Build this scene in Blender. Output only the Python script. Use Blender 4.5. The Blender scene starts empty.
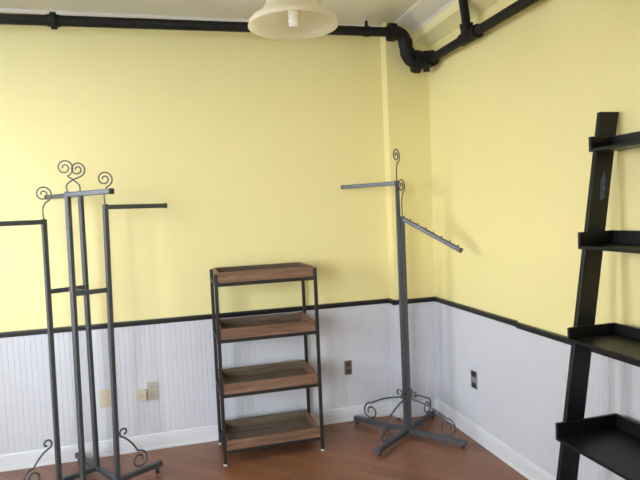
import bpy, bmesh, math, random
from mathutils import Vector, Matrix
random.seed(7)
PI = math.pi
COL = bpy.context.scene.collection

# ------------------------------------------------------------------ materials
def new_mat(name):
    m = bpy.data.materials.new(name); m.use_nodes = True
    nt = m.node_tree
    return m, nt, nt.nodes['Principled BSDF']

def simple(name, col, rough=.6, metal=0., noise=0., nscale=30., bump=0., spec=.5):
    m, nt, b = new_mat(name)
    b.inputs['Roughness'].default_value = rough
    b.inputs['Metallic'].default_value = metal
    b.inputs['Specular IOR Level'].default_value = spec
    tc = nt.nodes.new('ShaderNodeTexCoord')
    n = nt.nodes.new('ShaderNodeTexNoise'); n.inputs['Scale'].default_value = nscale
    n.inputs['Detail'].default_value = 4
    nt.links.new(tc.outputs['Object'], n.inputs['Vector'])
    r = nt.nodes.new('ShaderNodeValToRGB')
    r.color_ramp.elements[0].position = .3; r.color_ramp.elements[1].position = .7
    r.color_ramp.elements[0].color = (*[c * (1 - noise) for c in col], 1)
    r.color_ramp.elements[1].color = (*[min(1, c * (1 + noise)) for c in col], 1)
    nt.links.new(n.outputs['Fac'], r.inputs['Fac'])
    nt.links.new(r.outputs['Color'], b.inputs['Base Color'])
    if bump:
        bp = nt.nodes.new('ShaderNodeBump'); bp.inputs['Strength'].default_value = bump
        bp.inputs['Distance'].default_value = .002
        nt.links.new(n.outputs['Fac'], bp.inputs['Height'])
        nt.links.new(bp.outputs['Normal'], b.inputs['Normal'])
    return m

def wood(name, dark, mid, light, axis='X', rough=.5, scale=3.):
    m, nt, b = new_mat(name)
    b.inputs['Roughness'].default_value = rough
    tc = nt.nodes.new('ShaderNodeTexCoord')
    mp = nt.nodes.new('ShaderNodeMapping')
    mp.inputs['Scale'].default_value = (1, 14, 14) if axis == 'X' else (14, 1, 14)
    nt.links.new(tc.outputs['Object'], mp.inputs['Vector'])
    n = nt.nodes.new('ShaderNodeTexNoise'); n.inputs['Scale'].default_value = scale
    n.inputs['Detail'].default_value = 8; n.inputs['Roughness'].default_value = .65
    n.inputs['Distortion'].default_value = .6
    nt.links.new(mp.outputs['Vector'], n.inputs['Vector'])
    r = nt.nodes.new('ShaderNodeValToRGB')
    e = r.color_ramp.elements
    e[0].position = .3; e[0].color = (*dark, 1); e[1].position = .72; e[1].color = (*light, 1)
    k = e.new(.5); k.color = (*mid, 1)
    nt.links.new(n.outputs['Fac'], r.inputs['Fac'])
    nt.links.new(r.outputs['Color'], b.inputs['Base Color'])
    return m

def floor_mat():
    m, nt, b = new_mat('diagonal_oak_floorboards')
    tc = nt.nodes.new('ShaderNodeTexCoord')
    mp = nt.nodes.new('ShaderNodeMapping')
    mp.inputs['Rotation'].default_value = (0, 0, math.radians(45))
    nt.links.new(tc.outputs['Object'], mp.inputs['Vector'])
    br = nt.nodes.new('ShaderNodeTexBrick')
    br.offset = .37; br.squash = 1
    br.inputs['Color1'].default_value = (0, 0, 0, 1); br.inputs['Color2'].default_value = (1, 1, 1, 1)
    br.inputs['Mortar'].default_value = (.5, .5, .5, 1)
    br.inputs['Scale'].default_value = 1
    br.inputs['Mortar Size'].default_value = .0012
    br.inputs['Brick Width'].default_value = 1.1
    br.inputs['Row Height'].default_value = .09
    nt.links.new(mp.outputs['Vector'], br.inputs['Vector'])
    ms = nt.nodes.new('ShaderNodeMapping'); ms.inputs['Scale'].default_value = (1.5, 22, 1)
    nt.links.new(mp.outputs['Vector'], ms.inputs['Vector'])
    n = nt.nodes.new('ShaderNodeTexNoise'); n.inputs['Scale'].default_value = 2
    n.inputs['Detail'].default_value = 6
    nt.links.new(ms.outputs['Vector'], n.inputs['Vector'])
    mix = nt.nodes.new('ShaderNodeMix'); mix.data_type = 'FLOAT'; mix.inputs[0].default_value = .45
    nt.links.new(br.outputs['Color'], mix.inputs[2]); nt.links.new(n.outputs['Fac'], mix.inputs[3])
    r = nt.nodes.new('ShaderNodeValToRGB'); e = r.color_ramp.elements
    e[0].position = .1; e[0].color = FLOOR_D; e[1].position = .9; e[1].color = FLOOR_L
    nt.links.new(mix.outputs[0], r.inputs['Fac'])
    seam = nt.nodes.new('ShaderNodeMix'); seam.data_type = 'RGBA'
    nt.links.new(br.outputs['Fac'], seam.inputs[0])
    nt.links.new(r.outputs['Color'], seam.inputs[6]); seam.inputs[7].default_value = (.06, .028, .014, 1)
    nt.links.new(seam.outputs[2], b.inputs['Base Color'])
    b.inputs['Roughness'].default_value = .28
    b.inputs['Specular IOR Level'].default_value = .4
    return m
FLOOR_D = (.19, .077, .039, 1); FLOOR_L = (.295, .128, .066, 1)

M = {}
M['yellow'] = simple('yellow_wall_paint', (.86, .76, .372), .55, noise=.008, nscale=8)
M['cream'] = simple('cream_crown_paint', (.88, .80, .46), .5, noise=.02)
M['white'] = simple('white_beadboard_paint', (.61, .61, .675), .45, noise=.015, nscale=6)
M['trimwhite'] = simple('white_trim_paint', (.69, .695, .74), .35, noise=.01)
M['ceil'] = simple('white_ceiling_paint', (.83, .79, .74), .7, noise=.02, nscale=5)
M['black'] = simple('black_trim_paint', (.012, .013, .013), .4, noise=.1)
M['pipe'] = simple('black_iron_pipe', (.008, .008, .009), .6, spec=.3, noise=.2, nscale=60, bump=.2)
M['rack'] = simple('hammered_grey_steel', (.088, .094, .107), .42, metal=.5, noise=.15, nscale=120, bump=.15)
M['wire'] = simple('dark_steel_wire', (.10, .105, .115), .4, metal=.6, noise=.1)
M['cap'] = simple('dark_rubber_cap', (.05, .035, .03), .6)
M['frame'] = simple('black_brown_steel', (.022, .019, .018), .45, metal=.2, noise=.1)
M['tray'] = wood('rustic_brown_wood', (.095, .045, .026), (.18, .093, .055), (.27, .15, .09), 'X', .6, 3)
M['trayshade'] = wood('shaded_brown_boards', (.075, .05, .034), (.14, .095, .066), (.21, .148, .105), 'X', .6, 3)  # tray backs and bottoms: interior shade put into a darker, greyer wood colour
M['foot'] = simple('pale_plastic_foot', (.6, .57, .5), .5)
M['ladder'] = simple('satin_black_lacquer', (.007, .007, .009), .4, noise=.1, spec=.35)
M['sticker'] = simple('blue_glare_sticker', (.05, .085, .20), .3, noise=.6, nscale=90)  # bluish glare on the sticker is put into its colour
M['brown'] = simple('brown_plastic', (.16, .12, .10), .4)
M['browndark'] = simple('dark_brown_plastic', (.06, .045, .04), .4)
M['ivory'] = simple('ivory_plastic', (.58, .51, .38), .4, noise=.03)
M['ivorydark'] = simple('aged_ivory_plastic', (.46, .42, .34), .4, noise=.05)
M['steel'] = simple('brushed_steel_plate', (.36, .37, .35), .35, metal=.7)
M['dark'] = simple('dark_socket', (.02, .02, .022), .5)
M['bulb'] = simple('white_bulb_glass', (.92, .88, .88), .25)
b_ = M['bulb'].node_tree.nodes['Principled BSDF']; b_.inputs['Emission Color'].default_value = (1, .95, .92, 1); b_.inputs['Emission Strength'].default_value = .07
M['brass'] = simple('aged_bronze_metal', (.20, .15, .09), .4, metal=.8)
M['blind'] = simple('white_blind_vinyl', (.82, .82, .82), .5)
M['extwall'] = simple('plain_grey_paving', (.42, .42, .42), .8, noise=.1)
M['floor'] = floor_mat()

def glass_shade():
    m, nt, b = new_mat('frosted_cream_glass')
    b.inputs['Base Color'].default_value = (.86, .80, .62, 1)
    b.inputs['Roughness'].default_value = .3
    tr = nt.nodes.new('ShaderNodeBsdfTranslucent'); tr.inputs['Color'].default_value = (.97, .93, .78, 1)
    tc = nt.nodes.new('ShaderNodeTexCoord')
    n = nt.nodes.new('ShaderNodeTexNoise'); n.inputs['Scale'].default_value = 9; n.inputs['Detail'].default_value = 5
    n.inputs['Distortion'].default_value = 1.5
    nt.links.new(tc.outputs['Object'], n.inputs['Vector'])
    r = nt.nodes.new('ShaderNodeValToRGB')
    r.color_ramp.elements[0].color = (.86, .80, .60, 1); r.color_ramp.elements[1].color = (.93, .90, .78, 1)
    nt.links.new(n.outputs['Fac'], r.inputs['Fac']); nt.links.new(r.outputs['Color'], b.inputs['Base Color'])
    mx = nt.nodes.new('ShaderNodeMixShader'); mx.inputs[0].default_value = .6
    nt.links.new(b.outputs[0], mx.inputs[1]); nt.links.new(tr.outputs[0], mx.inputs[2])
    nt.links.new(mx.outputs[0], nt.nodes['Material Output'].inputs['Surface'])
    return m
M['shade'] = glass_shade()

def pane_mat():
    m, nt, b = new_mat('window_glass')
    t = nt.nodes.new('ShaderNodeBsdfTransparent'); t.inputs['Color'].default_value = (.95, .97, .97, 1)
    g = nt.nodes.new('ShaderNodeBsdfGlossy'); g.inputs['Roughness'].default_value = .02
    f = nt.nodes.new('ShaderNodeFresnel'); f.inputs['IOR'].default_value = 1.45
    mx = nt.nodes.new('ShaderNodeMixShader')
    nt.links.new(f.outputs[0], mx.inputs[0]); nt.links.new(t.outputs[0], mx.inputs[1]); nt.links.new(g.outputs[0], mx.inputs[2])
    nt.links.new(mx.outputs[0], nt.nodes['Material Output'].inputs['Surface'])
    nt.nodes.remove(b)
    return m
M['pane'] = pane_mat()

# ------------------------------------------------------------------ mesh builder
class MB:
    def __init__(s): s.v = []; s.f = []; s.m = []; s.sm = []
    def add(s, vs, fs, mi=0, smooth=False):
        o = len(s.v); s.v += [tuple(v) for v in vs]
        for f in fs: s.f.append([i + o for i in f]); s.m.append(mi); s.sm.append(smooth)
        return s
    def box(s, x0, y0, z0, x1, y1, z1, mi=0):
        vs = [(x, y, z) for x in (x0, x1) for y in (y0, y1) for z in (z0, z1)]
        return s.add(vs, [(0, 1, 3, 2), (4, 6, 7, 5), (0, 4, 5, 1), (2, 3, 7, 6), (0, 2, 6, 4), (1, 5, 7, 3)], mi)
    def bar(s, a, b, w, h, up=(0, 0, 1), mi=0, bev=.12):
        a = Vector(a); b = Vector(b); d = (b - a).normalized(); up = Vector(up)
        if abs(d.dot(up)) > .99: up = Vector((math.cos(.56), math.sin(.56), 0))
        sd = d.cross(up).normalized(); u = sd.cross(d).normalized()
        c = min(w, h) * bev
        prof = [(w/2 - c, h/2), (w/2, h/2 - c), (w/2, -h/2 + c), (w/2 - c, -h/2), (-w/2 + c, -h/2), (-w/2, -h/2 + c), (-w/2, h/2 - c), (-w/2 + c, h/2)]
        vs = [p + sd * x + u * y for p in (a, b) for x, y in prof]
        n = 8
        fs = [(i, (i + 1) % n, n + (i + 1) % n, n + i) for i in range(n)] + [tuple(range(n))[::-1], tuple(range(n, 2 * n))]
        return s.add(vs, fs, mi)
    def tube(s, pts, r, n=10, mi=0, r_end=None):
        pts = [Vector(p) for p in pts]; rings = []
        t0 = (pts[1] - pts[0]).normalized()
        ref = Vector((0, 0, 1)) if abs(t0.z) < .9 else Vector((1, 0, 0))
        sd = t0.cross(ref).normalized()
        for i, p in enumerate(pts):
            t = (pts[min(i + 1, len(pts) - 1)] - pts[max(i - 1, 0)]).normalized()
            sd = (sd - t * sd.dot(t)).normalized(); u = t.cross(sd)
            rr = r if r_end is None else r + (r_end - r) * i / (len(pts) - 1)
            rings.append([p + (sd * math.cos(2 * PI * k / n) + u * math.sin(2 * PI * k / n)) * rr for k in range(n)])
        vs = [v for q in rings for v in q]
        fs = [(i * n + k, i * n + (k + 1) % n, (i + 1) * n + (k + 1) % n, (i + 1) * n + k) for i in range(len(pts) - 1) for k in range(n)]
        s.add(vs, fs, mi, True)
        s.add(rings[0], [tuple(range(n))], mi); s.add(rings[-1], [tuple(range(n))[::-1]], mi)
        return s
    def lathe(s, c, prof, n=32, mi=0, axis='Z', smooth=True, close=False):
        c = Vector(c); vs = []
        for r, h in prof:
            for k in range(n):
                a = 2 * PI * k / n; x, y = r * math.cos(a), r * math.sin(a)
                vs.append(c + (Vector((x, y, h)) if axis == 'Z' else Vector((h, x, y)) if axis == 'X' else Vector((x, h, y))))
        m_ = len(prof)
        rng = range(m_) if close else range(m_ - 1)
        fs = [(i * n + k, i * n + (k + 1) % n, ((i + 1) % m_) * n + (k + 1) % n, ((i + 1) % m_) * n + k) for i in rng for k in range(n)]
        s.add(vs, fs, mi, smooth)
        if not close:
            s.f.append([len(s.v) - len(vs) + k for k in range(n)]); s.m.append(mi); s.sm.append(False)
            s.f.append([len(s.v) - n + k for k in range(n)][::-1]); s.m.append(mi); s.sm.append(False)
        return s
    def prism(s, prof, fn, t0, t1, mi=0):
        n = len(prof); vs = [fn(p, t) for t in (t0, t1) for p in prof]
        return s.add(vs, [(i, (i + 1) % n, n + (i + 1) % n, n + i) for i in range(n)] + [tuple(range(n))[::-1], tuple(range(n, 2 * n))], mi)
    def build(s, name, mats, parent=None, origin=(0, 0, 0), bevel=0):
        me = bpy.data.meshes.new(name)
        o3 = Vector(origin)
        me.from_pydata([tuple(Vector(v) - o3) for v in s.v], [], s.f)
        mats = mats if isinstance(mats, (list, tuple)) else [mats]
        for m in mats: me.materials.append(m)
        for p, mi, sm in zip(me.polygons, s.m, s.sm): p.material_index = mi; p.use_smooth = sm
        bm = bmesh.new(); bm.from_mesh(me)
        bmesh.ops.recalc_face_normals(bm, faces=bm.faces); bm.to_mesh(me); bm.free()
        ob = bpy.data.objects.new(name, me); COL.objects.link(ob)
        if parent: ob.parent = parent
        else: ob.location = o3
        if bevel:
            md = ob.modifiers.new('bevel', 'BEVEL'); md.width = bevel; md.segments = 2; md.limit_method = 'ANGLE'
        return ob

def thing(name, loc, label, cat, group=None):
    o = bpy.data.objects.new(name, None); COL.objects.link(o); o.location = loc
    o['label'] = label; o['category'] = cat
    o.empty_display_size = .1
    if group: o['group'] = group
    return o
def tag(o, label, cat, group=None):
    o['label'] = label; o['category'] = cat
    if group: o['group'] = group
    return o
def struct(o): o['kind'] = 'structure'; return o

def catmull(pts, k=6):
    P = [Vector(p) for p in pts]; P = [P[0] * 2 - P[1]] + P + [P[-1] * 2 - P[-2]]; out = []
    for i in range(1, len(P) - 2):
        a, b, c, d = P[i-1:i+3]
        for j in range(k):
            t = j / k
            out.append(.5 * ((2*b) + (c - a)*t + (2*a - 5*b + 4*c - d)*t*t + (3*b - a - 3*c + d)*t**3))
    out.append(P[-2]); return out

# ------------------------------------------------------------------ the room
XL, YF, HC = -4.7, -4.9, 2.872        # left wall, front wall, ceiling height
PD, PW = .099, .324                   # boxed-in corner: depth and width
RZ = .878                             # top of the chair rail
T = .15
WL = [(-1.9, -.5), (-3.6, -2.6)]       # windows in the left wall: y ranges
WLZ = (1.0, 2.6)
WF = (-4.5, -2.8); WFZ = (.15, 2.6)   # shop window in the front wall

struct(MB().box(XL - T, YF - T, -.1, T, T, 0).build('floor', M['floor']))
c = MB().box(XL - T, YF - T, HC, T, T, HC + .1)
struct(c.build('ceiling', M['ceil']))
# slightly dropped field panel of the ceiling with a chamfered edge
def panel():
    m = MB(); x0, x1, y0, y1, z0, z1, ch = XL + .45, -.45, YF + .45, -.24, HC - .02, HC, .02
    vs = [(x0, y0, z1), (x1, y0, z1), (x1, y1, z1), (x0, y1, z1), (x0 + ch, y0 + ch, z0), (x1 - ch, y0 + ch, z0), (x1 - ch, y1 - ch, z0), (x0 + ch, y1 - ch, z0)]
    m.add(vs, [(0, 1, 5, 4), (1, 2, 6, 5), (2, 3, 7, 6), (3, 0, 4, 7), (4, 5, 6, 7)])
    return m
struct(panel().build('trim_1', M['ceil']))
struct(MB().box(XL - T, 0, 0, T, T, HC).build('wall_back', M['yellow']))
struct(MB().box(-PW, -PD, 0, 0, 0, HC).build('wall_corner_box', M['yellow']))
struct(MB().box(0, YF, 0, T, 0, HC).build('wall_right', M['yellow']))
m = MB(); ys = sorted([YF, 0] + [v for w in WL for v in w])
m.box(XL - T, YF, 0, XL, 0, WLZ[0]).box(XL - T, YF, WLZ[1], XL, 0, HC)
for a, b in ((YF, WL[1][0]), (WL[1][1], WL[0][0]), (WL[0][1], 0)): m.box(XL - T, a, WLZ[0], XL, b, WLZ[1])
struct(m.build('wall_left', M['yellow']))
m = MB()
m.box(XL - T, YF - T, 0, T, YF, WFZ[0]).box(XL - T, YF - T, WFZ[1], T, YF, HC)
m.box(XL - T, YF - T, WFZ[0], WF[0], YF, WFZ[1]).box(WF[1], YF - T, WFZ[0], T, YF, WFZ[1])
struct(m.build('wall_front', M['yellow']))

# windows: frame, mullions, pane
def window_left(n, y0, y1):
    z0, z1 = WLZ; m = MB(); x0, x1 = XL - .11, XL - .05
    m.box(x0, y0, z0, x1, y0 + .05, z1).box(x0, y1 - .05, z0, x1, y1, z1).box(x0, y0, z0, x1, y1, z0 + .05).box(x0, y0, z1 - .05, x1, y1, z1)
    m.box(x0, y0, (z0 + z1) / 2 - .02, x1, y1, (z0 + z1) / 2 + .02)
    w = struct(m.build('window_%d' % n, M['trimwhite']))
    p = MB().box(XL - .084, y0 + .02, z0 + .02, XL - .08, y1 - .02, z1 - .02).build('pane', M['pane'], w)
    return w
window_left(1, *WL[0]); window_left(2, *WL[1])
m = MB(); y0, y1 = YF - .11, YF - .05; (a, b), (z0, z1) = WF, WFZ
for x in (a, (a + b) / 2 - .03, b - .06): m.box(x, y0, z0, x + .06, y1, z1)
m.box(a, y0, z0, b, y1, z0 + .06).box(a, y0, z1 - .06, b, y1, z1)
w = struct(m.build('window_3', M['black']))
MB().box(a + .03, YF - .084, z0 + .03, b - .03, YF - .08, z1 - .03).build('pane', M['pane'], w)

# beadboard wainscot with real grooves (profile extruded upwards)
def bead(fn, t0, t1, off, pitch=.033, G=.0018):
    pts = []; t = t0; TH, gw = .012, .003
    k = math.ceil((t0 - off) / pitch)
    pts.append((t0, TH))
    while off + k * pitch < t1 - gw:
        q = off + k * pitch
        if q > t0 + gw: pts += [(q - gw, TH), (q - gw * .4, TH - G), (q + gw * .4, TH - G), (q + gw, TH)]
        k += 1
    pts.append((t1, TH))
    m = MB(); n = len(pts); z0, z1 = .05, RZ - .034
    vs = [(*fn(p), z) for z in (z0, z1) for p in pts]
    m.add(vs, [(i, i + 1, n + i + 1, n + i) for i in range(n - 1)])
    vs = [(*fn((t0, 0)), z1), (*fn((t1, 0)), z1)] + [(*fn(p), z1) for p in pts[::-1]]
    m.add(vs, [tuple(range(len(vs)))])
    return m
def flip_build(m, name, mat):
    return struct(m.build(name, mat))
flip_build(bead(lambda p: (p[0], -p[1]), XL, -PW, 0), 'trim_2', M['white'])
flip_build(bead(lambda p: (p[0], -PD - p[1]), -PW - .012, 0, -.015), 'trim_3', M['white'])
flip_build(bead(lambda p: (-PW - p[1], p[0]), -PD - .012, 0, -.02, .05), 'trim_4', M['white'])
flip_build(bead(lambda p: (-p[1], p[0]), YF, -PD, 0, G=.0011), 'trim_5', M['white'])

# black chair rail
RP = [(0, -.034), (.014, -.034), (.017, -.012), (.026, -.008), (.026, 0), (0, 0)]
def rail_back(t0, t1, y): return MB().prism(RP, lambda p, t: (t, y - p[0], RZ + p[1]), t0, t1)
struct(rail_back(XL, -PW, 0).build('trim_6', M['black']))
struct(rail_back(-PW - .026, 0, -PD).build('trim_7', M['black']))
struct(MB().prism(RP, lambda p, t: (-PW - p[0], t, RZ + p[1]), -PD - .026, 0).build('trim_8', M['black']))
def rail_right(t0, t1, z): return MB().prism(RP, lambda p, t: (-p[0], t, z + p[1]), t0, t1)
struct(rail_right(-1.118, -PD, RZ).build('trim_9', M['black']))
struct(rail_right(YF, -1.121, RZ - .006).build('trim_10', M['black']))
# baseboards
BP = [(0, 0), (.024, 0), (.024, .012), (.019, .02), (.019, .082), (.016, .088), (.019, .094), (.014, .106), (0, .106)]
struct(MB().prism(BP, lambda p, t: (t, -p[0], p[1]), XL, -PW).build('baseboard_back', M['trimwhite']))
struct(MB().prism(BP, lambda p, t: (t, -PD - p[0], p[1]), -PW - .024, 0).build('baseboard_corner', M['trimwhite']))
struct(MB().prism(BP, lambda p, t: (-PW - p[0], t, p[1]), -PD - .024, 0).build('baseboard_corner_side', M['trimwhite']))
struct(MB().prism(BP, lambda p, t: (-p[0], t, p[1]), YF, -PD).build('baseboard_right', M['trimwhite']))
struct(MB().prism(BP, lambda p, t: (XL + p[0], t, p[1]), YF, 0).build('baseboard_left', M['trimwhite']))
# crown along the right wall: sloping cove and a cream fascia, white cove up to the ceiling
m = MB()
m.prism([(0, 2.70), (.012, 2.704), (.085, 2.738), (.10, 2.747), (.10, 2.806), (0, 2.806)], lambda p, t: (-p[0], t, p[1]), YF, -PD, 0)
struct(m.build('trim_11', M['cream']))
m = MB()
m.prism([(0, 2.806), (.10, 2.806), (.115, 2.822), (.25, 2.862), (.26, HC), (0, HC)], lambda p, t: (-p[0], t, p[1]), YF, -PD, 0)
struct(m.build('trim_12', M['ceil']))
struct(MB().box(XL, -.02, 2.85, -PW, 0, HC).build('trim_13', M['ceil']))

# ------------------------------------------------------------------ black iron pipe
def pipe():
    root = thing('iron_pipe', (-.33, -.22, 2.76), 'black iron pipe with elbows running along the top of the yellow walls', 'pipe')
    o = root.location
    r = .031; zb = lambda x: 2.762 + (x + .4) * .0085
    L = Vector((XL + .0, -.22, zb(XL))); A = Vector((-.34, -.22, zb(-.34)))
    MB().tube([L, A], r, 16).build('straight_run', M['pipe'], root, o)
    def ring(c, d, R, w, name='coupling'):
        c = Vector(c); d = Vector(d).normalized()
        MB().tube([c - d * w / 2, c - d * w * .35, c + d * w * .35, c + d * w / 2], R, 8).build(name, M['pipe'], root, o)
    ring((-2.479, -.22, zb(-2.479)), (1, 0, 0), .037, .07)
    ring((-2.479, -.22, zb(-2.479)), (1, 0, 0), .052, .03, 'flange')
    ring((-1.1, -.22, zb(-1.1)), (1, 0, 0), .033, .05)
    ring(A + Vector((.012, 0, 0)), (1, 0, 0), .064, .045, 'flange')
    e1 = catmull([A, (-.29, -.22, 2.76), (-.245, -.22, 2.735), (-.227, -.22, 2.69), (-.222, -.22, 2.66), (-.215, -.22, 2.62), (-.19, -.22, 2.58), (-.15, -.225, 2.565)])
    MB().tube(e1, .046, 16).build('offset_bend', M['pipe'], root, o)
    ring((-.226, -.22, 2.69), (.1, 0, -1), .052, .04, 'collar')
    ring((-.213, -.22, 2.625), (.3, 0, -1), .054, .035, 'collar')
    B = Vector((-.15, -.225, 2.565))
    ring(B, (1, -.05, 0), .080, .045, 'flange')
    e2 = catmull([B, (-.115, -.228, 2.564), (-.085, -.245, 2.564), (-.078, -.30, 2.564)])
    MB().tube(e2, .044, 14).build('elbow', M['pipe'], root, o)
    ring((-.085, -.245, 2.564), (1, -.5, 0), .074, .045, 'flange')
    ring((-.079, -.31, 2.564), (0, 1, 0), .056, .04, 'collar')
    C0 = Vector((-.078, -.30, 2.564)); D = Vector((-.078, YF + .05, 2.564))
    MB().tube([C0, D], .028, 16).build('straight_run', M['pipe'], root, o)
    ty = -.79
    tee = MB().tube([(-.078, ty + .055, 2.564), (-.078, ty - .055, 2.564)], .038, 14)
    tee.tube([(-.078, ty, 2.564), (-.092, ty - .02, 2.622)], .036, 14)
    tee.build('tee_fitting', M['pipe'], root, o)
    ring((-.092, ty - .02, 2.625), (-.25, -.3, 1), .041, .03, 'collar')
    ring((-.078, ty - .11, 2.564), (0, 1, 0), .042, .035)
    ring((-.078, ty - .07, 2.564), (0, 1, 0), .036, .05, 'union')
    MB().tube(catmull([(-.090, ty - .018, 2.615), (-.115, ty - .05, 2.68), (-.140, ty - .075, 2.74), (-.148, ty - .08, 2.80), (-.15, ty - .08, 2.85)]), .026, 14).build('branch_pipe', M['pipe'], root, o)
    # hanger with a white ceiling stud
    hx = -.51; hz = zb(hx)
    h = MB().tube([(hx - .018, -.22, hz), (hx + .018, -.22, hz)], .036, 14)
    h.tube([(hx, -.22, hz + .03), (hx, -.222, hz + .07)], .015, 8, r_end=.009).build('pipe_hanger', M['pipe'], root, o)
    st = MB().tube([(hx, -.222, hz + .065), (hx, -.226, HC)], .006, 8).tube([(hx, -.226, HC - .012), (hx, -.226, HC)], .02, 12)
    st.build('hanger_stud', M['trimwhite'], root, o)
pipe()

# ------------------------------------------------------------------ scrolls
def spiral(cx, cz, r0, r1, a0, a1, n=28):
    out = []
    for i in range(n + 1):
        t = i / n; a = a0 + (a1 - a0) * t; r = r0 + (r1 - r0) * t
        out.append((cx + r * math.cos(a), cz + r * math.sin(a)))
    return out
def finial(base, ang, rise, R, wire=.004, lean=0):
    """wire standing on a post top that curls into a spiral"""
    d = Vector((math.cos(ang), math.sin(ang), 0)); b = Vector(base)
    pts = [(0, 0), (-.003, rise * .28), (lean * .45, rise * .5)]
    sp = spiral(lean, rise, R * 1.05, R * .2, -PI / 2 + .25, -PI / 2 + .25 + 2 * PI * 1.75, 44)
    line = catmull([Vector((x, 0, z)) for x, z in pts + sp[:1]], 6)[:-1] + [Vector((x, 0, z)) for x, z in sp]
    return MB().tube([b + d * p.x + Vector((0, 0, p.z)) for p in line], wire, 8)
def base_scroll(org, ang, s_post, span, wire=.0055, zs=.285):
    """small curl at the post, stay running down, large curl on the leg"""
    d = Vector((math.cos(ang), math.sin(ang), 0)); org = Vector((org[0], org[1], 0))
    cs = s_post + .036
    small = spiral(cs, zs, .010, .030, -PI * 2.5, -PI * .55, 30)
    bx, bz, R = span * .80, .112, .062
    if span < .33: R = .054; bz = .124; bx = span * .60
    big = spiral(bx, bz, R, R * .35, math.radians(95), math.radians(95 - 360 * 1.35), 40)
    mid = [(small[-1][0] + (big[0][0] - small[-1][0]) * t, small[-1][1] + (big[0][1] - small[-1][1]) * t + .012 * math.sin(PI * t)) for t in (.3, .6, .85)]
    line = small + mid + big
    return MB().tube(catmull([org + d * x + Vector((0, 0, z)) for x, z in line], 3), wire, 8)

# ------------------------------------------------------------------ four-way clothing rack (left)
def holes(m, x, y, z0, z1, n, w, mi):
    for i in range(n):
        z = z0 + (z1 - z0) * i / (n - 1)
        m.box(x - .003, y - w / 2 - .0006, z - .006, x + .003, y - w / 2 + .0005, z + .006, mi)
def four_way():
    P1 = Vector((-2.580, -.412, 0)); P2 = Vector((-2.420, -.615, 0)); P3 = Vector((-2.389, -.298, 0)); P4 = Vector((-2.250, -.520, 0))
    ar = math.radians(32.5); af = math.radians(-59.2); au = math.radians(-46)
    dr = Vector((math.cos(ar), math.sin(ar), 0)); df = Vector((math.cos(au), math.sin(au), 0))
    cen = (P1 + P2 + P3 + P4) / 4
    root = thing('clothing_rack', cen, 'tall grey four-way clothing rack with curled finials at left of the room', 'clothing rack')
    o = root.location; w = .026
    spec = [(P1, 1.571, -dr, .004, .40, .012), (P2, 1.712, df, .058, .345, .017), (P3, 1.725, -df, -.080, .32, .006), (P4, 1.640, dr, .004, .378, .024)]
    tops = []
    for i, (p, h, d, a, L, lx) in enumerate(spec):
        foot = p; p = p + Vector((lx, 0, 0)); tops.append(p)
        m = MB().bar(foot + Vector((0, 0, .064)), p + Vector((0, 0, h)), w, w, (d.x, d.y, 0))
        if i == 3: holes(m, p.x - .008, p.y - .0035, .50, .95, 12, w, 1)
        po = m.build('post', [M['rack'], M['dark']], root, o)
        finial(p + Vector((0, 0, h)), math.radians(-8), (.142, .118, .145, .142)[i], (.047, .040, .049, .044)[i], lean=a).build('finial', M['wire'], po, o)
        a0 = p + Vector((0, 0, h - .016)); a1 = a0 + d * L
        am = MB().bar(a0 + d * .012, a1, .026, .026).build('arm', M['rack'], root, o)
        MB().bar(a1, a1 + d * .012, .029, .029, mi=0).build('end_cap', M['cap'], am, o)
    # base: each leg is a bar of the square base running on past its post
    z = Vector((0, 0, .05))
    for k, (p, q, L, a) in enumerate(((P2, P4, .272, ar), (P3, P1, .29, ar + PI), (P4, P3, .275, af + PI), (P1, P2, .33, af))):
        d = (q - p).normalized()
        dd = Vector((math.cos(a), math.sin(a), 0))
        zz = z
        l = MB().bar(p + zz, q + zz, .030, .030).bar(q + zz, q + dd * L + zz, .030, .030)
        lg = l.build('leg', M['rack'], root, o)
        if k < 2: base_scroll(q, a, .018, .235, zs=(.318, .290)[k]).build('scroll', M['wire'], lg, o)
        MB().bar(q + dd * L + zz, q + dd * (L + .01) + zz, .033, .033).build('end_cap', M['cap'], lg, o)
        e = q + dd * (L - .02)
        MB().lathe((e.x, e.y, 0), [(.012, 0), (.012, .036)], 12).build('foot', M['cap'], lg, o)
    P1, P2, P3, P4 = [q * .7 + p * .3 for q, p in zip(tops, (P1, P2, P3, P4))]
    for p, q in ((P1, P3), (P2, P4)):
        MB().bar(p + Vector((0, 0, 1.157)), q + Vector((0, 0, 1.157)), .014, .026).build('brace', M['rack'], root, o)
    MB().bar((P1 + P3) / 2 + Vector((0, 0, 1.157)), (P2 + P4) / 2 + Vector((0, 0, 1.157)), .024, .014).build('brace', M['rack'], root, o)
four_way()

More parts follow.
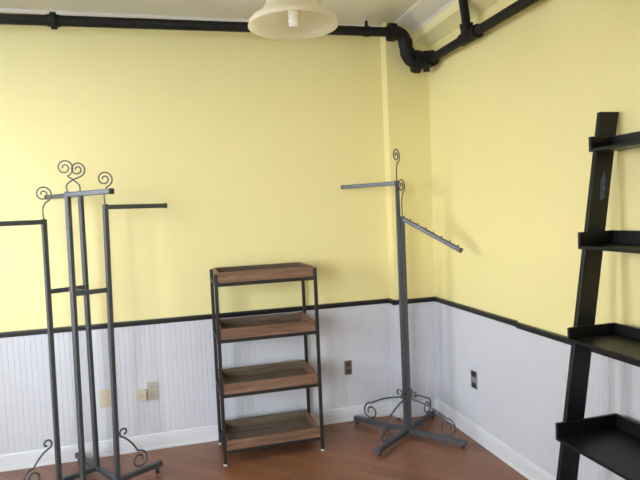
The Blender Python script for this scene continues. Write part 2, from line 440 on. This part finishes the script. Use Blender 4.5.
# ------------------------------------------------------------------ two-way clothing rack (corner)
def two_way():
    hub = Vector((-.393, -.41, 0)); al = math.radians(127.5)
    dl = Vector((math.cos(al), math.sin(al), 0)); dn = Vector((-dl.y, dl.x, 0))
    root = thing('clothing_rack', hub, 'tall grey two-way clothing rack with a notched sloping arm in the corner', 'clothing rack')
    o = root.location; w = .027
    side = Vector((1, -.25, 0)).normalized()
    pa = hub - side * .0138; pb = hub + side * .0138
    up = Vector((0, 0, 1))
    for p, h, d in ((pa, 1.728, dl), (pb, 1.492, -dl)):
        m = MB().bar(p + up * .02, p + up * h, w, w, (side.x, side.y, 0))
        po = m.build('post', M['rack'], root, o)
        finial(p + up * h, math.radians(40), .168 if h > 1.6 else .202, .050, .0042).build('finial', M['wire'], po, o)
    a0 = pa + up * 1.713
    am = MB().bar(a0 + dl * .012, a0 + dl * .435, .026, .026).build('arm', M['rack'], root, o)
    MB().bar(a0 + dl * .435, a0 + dl * .447, .029, .029).build('end_cap', M['cap'], am, o)
    b0 = pb + up * 1.476; b1 = pb - dl * .40 + up * 1.268; dd = (b1 - b0).normalized()
    m = MB().bar(b0 + dd * .012, b1, .026, .026)
    nn = dd.cross(dl.cross(up)).normalized()
    if nn.z < 0: nn = -nn
    for i in range(7):
        q = b0.lerp(b1, (i + .9) / 7.3) + nn * .012
        m.bar(q, q + nn * .011 + dd * .003, .009, .009, up=(dl.x, dl.y, 0))
    am = m.build('sloping_arm', M['rack'], root, o)
    MB().bar(b1, b1 + dd * .012, .029, .029).build('end_cap', M['cap'], am, o)
    MB().bar(hub + up * .262, hub + up * .296, .062, .040, (side.y, -side.x, 0)).build('collar', M['rack'], root, o)
    for k in range(4):
        a = al + k * PI / 2; d = Vector((math.cos(a), math.sin(a), 0)); L = (.435, .395, .415, .39)[k]
        m = MB().bar(hub + d * .0 + up * .035, hub + d * L + up * .035, .032, .030)
        lg = m.build('leg', M['rack'], root, o)
        base_scroll(hub, a, .022, .365).build('scroll', M['wire'], lg, o)
        e = hub + d * (L - .02)
        MB().lathe((e.x, e.y, 0), [(.012, 0), (.012, .022)], 12).build('foot', M['cap'], lg, o)
two_way()

# ------------------------------------------------------------------ four-tier tray shelf
def tray_shelf():
    x0, x1, y0, y1, H = -1.640, -.993, -.445, -.075, 1.192
    root = thing('tray_shelf', ((x0 + x1) / 2, (y0 + y1) / 2, 0), 'black metal four-tier shelf holding brown wooden trays against the back wall', 'shelf')
    o = root.location; w = .021
    for x in (x0 + w / 2, x1 - w / 2):
        for y in (y0 + w / 2, y1 - w / 2):
            lg = MB().bar((x, y, .012), (x, y, H), w, w, (1, 0, 0)).build('leg', M['frame'], root, o)
            MB().lathe((x, y, 0), [(.013, 0), (.013, .006), (.007, .008), (.007, .014)], 14).build('foot', M['foot'], lg, o)
    for i, zr in enumerate((.092, .444, .786, 1.135)):
        r = MB(); h = .021
        for y in (y0 + w / 2, y1 - w / 2): r.bar((x0 + w, y, zr - h / 2), (x1 - w, y, zr - h / 2), .016, h)
        for x in (x0 + w / 2, x1 - w / 2): r.bar((x, y0 + w, zr - h / 2), (x, y1 - w, zr - h / 2), .016, h)
        r.build('shelf_frame', M['frame'], root, o)
        t = MB(); a, b, c_, d = x0 + w + .002, x1 - w - .002, y0 + .006, y1 - .006; hh = .066 if i else .062; tk = .013
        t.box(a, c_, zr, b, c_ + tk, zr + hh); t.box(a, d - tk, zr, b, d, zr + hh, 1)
        t.box(a, c_ + tk, zr, a + tk, d - tk, zr + hh); t.box(b - tk, c_ + tk, zr, b, d - tk, zr + hh)
        tr = t.build('tray', [M['tray'], M['trayshade']], root, o, bevel=.0015)
        f = MB(); n = 3
        for k in range(n):
            u0 = c_ + tk + (d - c_ - 2 * tk) * k / n; u1 = c_ + tk + (d - c_ - 2 * tk) * (k + 1) / n - .002
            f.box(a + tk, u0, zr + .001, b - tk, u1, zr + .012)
        f.build('tray_bottom', M['trayshade'], tr, o)
tray_shelf()

# ------------------------------------------------------------------ leaning ladder shelf
def ladder():
    yi, W = -1.89, .62                  # inner face of the far upright, clear width
    y2 = yi - W
    root = thing('ladder_shelf', (-.24, (yi + y2) / 2, 0), 'black leaning ladder shelf against the right wall', 'shelf')
    o = root.location
    fx = lambda z: -.098 - .156 * (1.918 - z)
    prof = [(fx(0), 0), (fx(0) + .092, 0), (fx(1.918) + .092, 1.918), (fx(1.918), 1.918)]
    for n, (a, b) in enumerate(((yi, yi + .022), (y2 - .022, y2))):
        u = MB().prism(prof, lambda p, t: (p[0], t, p[1]), a, b).build('upright', M['ladder'], root, o, bevel=.002)
        if n == 0:
            zz = (1.545, 1.60, 1.63, 1.672)
            s = MB().prism([(fx(1.545) + .045, 1.545), (fx(1.545) + .068, 1.55), (fx(1.63) + .064, 1.64), (fx(1.672) + .052, 1.672), (fx(1.63) + .038, 1.63)], lambda p, t: (p[0], t, p[1]), yi - .0008, yi)
            st = s.build('sticker', M['sticker'], u, o); st['label'] = 'small sticker with painted bluish glare'
    bx = -.047
    for i, (front, top, bot) in enumerate(((-.164, 1.812, 1.749), (-.227, 1.414, 1.343), (-.288, 1.014, .955), (-.357, .614, .540), (-.424, .21, .138))):
        tk = .014; y0, y1 = y2 + .001, yi - .001
        m = MB()
        m.box(front, y0, bot, bx, y1, bot + .014)
        m.box(front, y1 - tk, bot + .014, bx, y1, top)
        m.box(front, y0, bot + .014, bx, y0 + tk, top)
        m.box(bx - tk, y0 + tk, bot + .014, bx, y1 - tk, top)
        m.build('shelf_tray', M['ladder'], root, o, bevel=.0015)
ladder()

# ------------------------------------------------------------------ outlets
# brown duplex outlet on the back wall
yb = -.012
x, z = -.677, .396
t = thing('wall_outlet', (x, yb, z), 'brown electrical outlet on the white back wall right of the tray shelf', 'outlet')
MB().box(x - .028, yb - .006, z - .052, x + .028, yb, z + .052).build('cover_plate', M['brown'], t, t.location, bevel=.002)
for dz in (.026, -.026):
    s = MB().box(x - .017, yb - .009, z + dz - .017, x + .017, yb - .005, z + dz + .017).build('socket', M['browndark'], t, t.location, bevel=.002)
# steel outlet on the right wall
xb = -.012; y, z = -.645, .405
t = thing('wall_outlet', (xb, y, z), 'grey metal electrical outlet with dark ends on the right wall', 'outlet')
MB().box(xb - .006, y - .036, z - .058, xb, y + .036, z + .058).build('cover_plate', M['steel'], t, t.location, bevel=.002)
for dz in (.037, -.037):
    MB().box(xb - .009, y - .026, z + dz - .017, xb - .005, y + .026, z + dz + .017).build('socket', M['dark'], t, t.location, bevel=.002)
# ivory outlet
x, z = -2.053, .398
t = thing('wall_outlet', (x, yb, z), 'beige electrical outlet on back wall with a small box beside it', 'outlet')
MB().box(x - .034, yb - .006, z - .06, x + .034, yb, z + .06).build('cover_plate', M['ivorydark'], t, t.location, bevel=.002)
for dz in (.026, -.026):
    s = MB().box(x - .017, yb - .009, z + dz - .017, x + .017, yb - .005, z + dz + .017)
    for dx in (-.007, .007): s.box(x + dx - .0015, yb - .0095, z + dz - .006, x + dx + .0015, yb - .008, z + dz + .006, 1)
    s.build('socket', [M['ivorydark'], M['dark']], t, t.location)
x, z = -2.124, .380
t = thing('wall_jack', (x, yb, z), 'small square beige box on back wall beside the beige outlet', 'wall jack')
MB().box(x - .034, yb - .028, z - .034, x + .034, yb, z + .036).build('housing', M['ivory'], t, t.location, bevel=.004)
MB().box(x - .008, yb - .031, z - .010, x + .008, yb - .027, z + .010).build('jack', M['ivorydark'], t, t.location)
x, z = -2.337, .386
t = thing('wall_plate', (x, yb, z), 'wide beige blank wall plate behind the left clothing rack', 'wall plate')
MB().box(x - .050, yb - .006, z - .06, x + .050, yb, z + .06).build('cover_plate', M['ivory'], t, t.location, bevel=.002)
for dx in (-.023, .023):
    for dz in (-.042, .042):
        MB().lathe((x + dx, yb - .006, z + dz), [(.003, 0), (.003, -.001)], 10, axis='Y').build('screw', M['ivorydark'], t, t.location)

# ------------------------------------------------------------------ pendant lamp
def pendant():
    cx, cy, z = -1.392, -1.79, 2.25
    root = thing('pendant_lamp', (cx, cy, HC - .02), 'cream frosted glass bell pendant lamp with a white spiral bulb under the ceiling', 'lamp')
    o = root.location
    zc = HC - .02
    MB().lathe((cx, cy, zc), [(.062, 0), (.062, -.012), (.045, -.03), (.012, -.036), (.012, -.05)], 28).build('canopy', M['brass'], root, o)
    MB().lathe((cx, cy, z), [(.008, .19), (.008, zc - z - .03)], 14).build('rod', M['brass'], root, o)
    MB().lathe((cx, cy, z), [(.010, .215), (.03, .205), (.036, .178), (.030, .168)], 24).build('shade_holder', M['brass'], root, o)
    outer = [(.171, 0), (.167, .016), (.155, .030), (.132, .043), (.114, .060), (.103, .080), (.094, .105), (.082, .130), (.062, .152), (.036, .168)]
    inner = [(r - .005, h - (.002 if i else 0)) for i, (r, h) in enumerate(outer)][::-1]
    MB().lathe((cx, cy, z), outer + inner, 56, close=True).build('lamp_shade', M['shade'], root, o)
    so = MB().lathe((cx, cy, z), [(.018, .165), (.018, .115), (.021, .112), (.021, .085), (.014, .083)], 20).build('socket', M['trimwhite'], root, o)
    pts = [(cx + .0125 * math.cos(t_ * 2 * PI * 4 / 60), cy + .0125 * math.sin(t_ * 2 * PI * 4 / 60), z + .083 - .078 * t_ / 60) for t_ in range(61)]
    b = MB().tube(pts, .0062, 8)
    pts = [(cx + .0125 * math.cos(t_ * 2 * PI * 4 / 60 + PI), cy + .0125 * math.sin(t_ * 2 * PI * 4 / 60 + PI), z + .083 - .078 * t_ / 60) for t_ in range(61)]
    b.tube(pts, .0062, 8)
    b.build('bulb', M['bulb'], root, o)
pendant()

# street level outside, beyond the windows
struct(MB().box(-30, -30, -.4, 20, 20, -.3).build('ground', M['extwall']))

# ------------------------------------------------------------------ daylight
wd = bpy.data.worlds.new('world'); bpy.context.scene.world = wd; wd.use_nodes = True
nt = wd.node_tree; bg = nt.nodes['Background']
tc = nt.nodes.new('ShaderNodeTexCoord'); sx = nt.nodes.new('ShaderNodeSeparateXYZ')
nt.links.new(tc.outputs['Generated'], sx.inputs[0])
rp = nt.nodes.new('ShaderNodeValToRGB'); e = rp.color_ramp.elements
e[0].position = .0; e[0].color = (.95, .96, 1.0, 1); e[1].position = .8; e[1].color = (.72, .84, 1.0, 1)
nt.links.new(sx.outputs['Z'], rp.inputs['Fac']); nt.links.new(rp.outputs['Color'], bg.inputs['Color'])
bg.inputs['Strength'].default_value = 9.0

def portal(name, loc, rot, sx_, sy_):
    l = bpy.data.lights.new(name, 'AREA'); l.shape = 'RECTANGLE'; l.size = sx_; l.size_y = sy_
    l.cycles.is_portal = True
    o = bpy.data.objects.new(name, l); COL.objects.link(o); o.location = loc; o.rotation_euler = rot
for (a, b) in WL:
    portal('window_portal', (XL - .2, (a + b) / 2, (WLZ[0] + WLZ[1]) / 2), (0, -PI / 2, 0), WLZ[1] - WLZ[0], b - a)
portal('window_portal', ((WF[0] + WF[1]) / 2, YF - .2, (WFZ[0] + WFZ[1]) / 2), (PI / 2, 0, 0), WF[1] - WF[0], WFZ[1] - WFZ[0])

# ------------------------------------------------------------------ camera
yaw, pitch, roll = math.radians(14.9984), math.radians(2.95447), math.radians(-2.47525)
fwd = Vector((math.sin(yaw) * math.cos(pitch), math.cos(yaw) * math.cos(pitch), -math.sin(pitch)))
r0 = Vector((math.cos(yaw), -math.sin(yaw), 0)); u0 = r0.cross(fwd)
rr = r0 * math.cos(roll) + u0 * math.sin(roll); uu = -r0 * math.sin(roll) + u0 * math.cos(roll)
cam = bpy.data.cameras.new('camera'); co = bpy.data.objects.new('camera', cam); COL.objects.link(co)
mt = Matrix((rr, uu, -fwd)).transposed().to_4x4(); mt.translation = Vector((-1.88713, -3.89149, 1.55))
co.matrix_world = mt
cam.sensor_width = 36; cam.lens = 36 * 561.278 / 640; cam.clip_start = .05
sc = bpy.context.scene
sc.camera = co
vs = sc.view_settings
vs.view_transform = 'Standard'; vs.look = 'None'; vs.gamma = 1; vs.use_curve_mapping = False
vs.exposure = 1.15
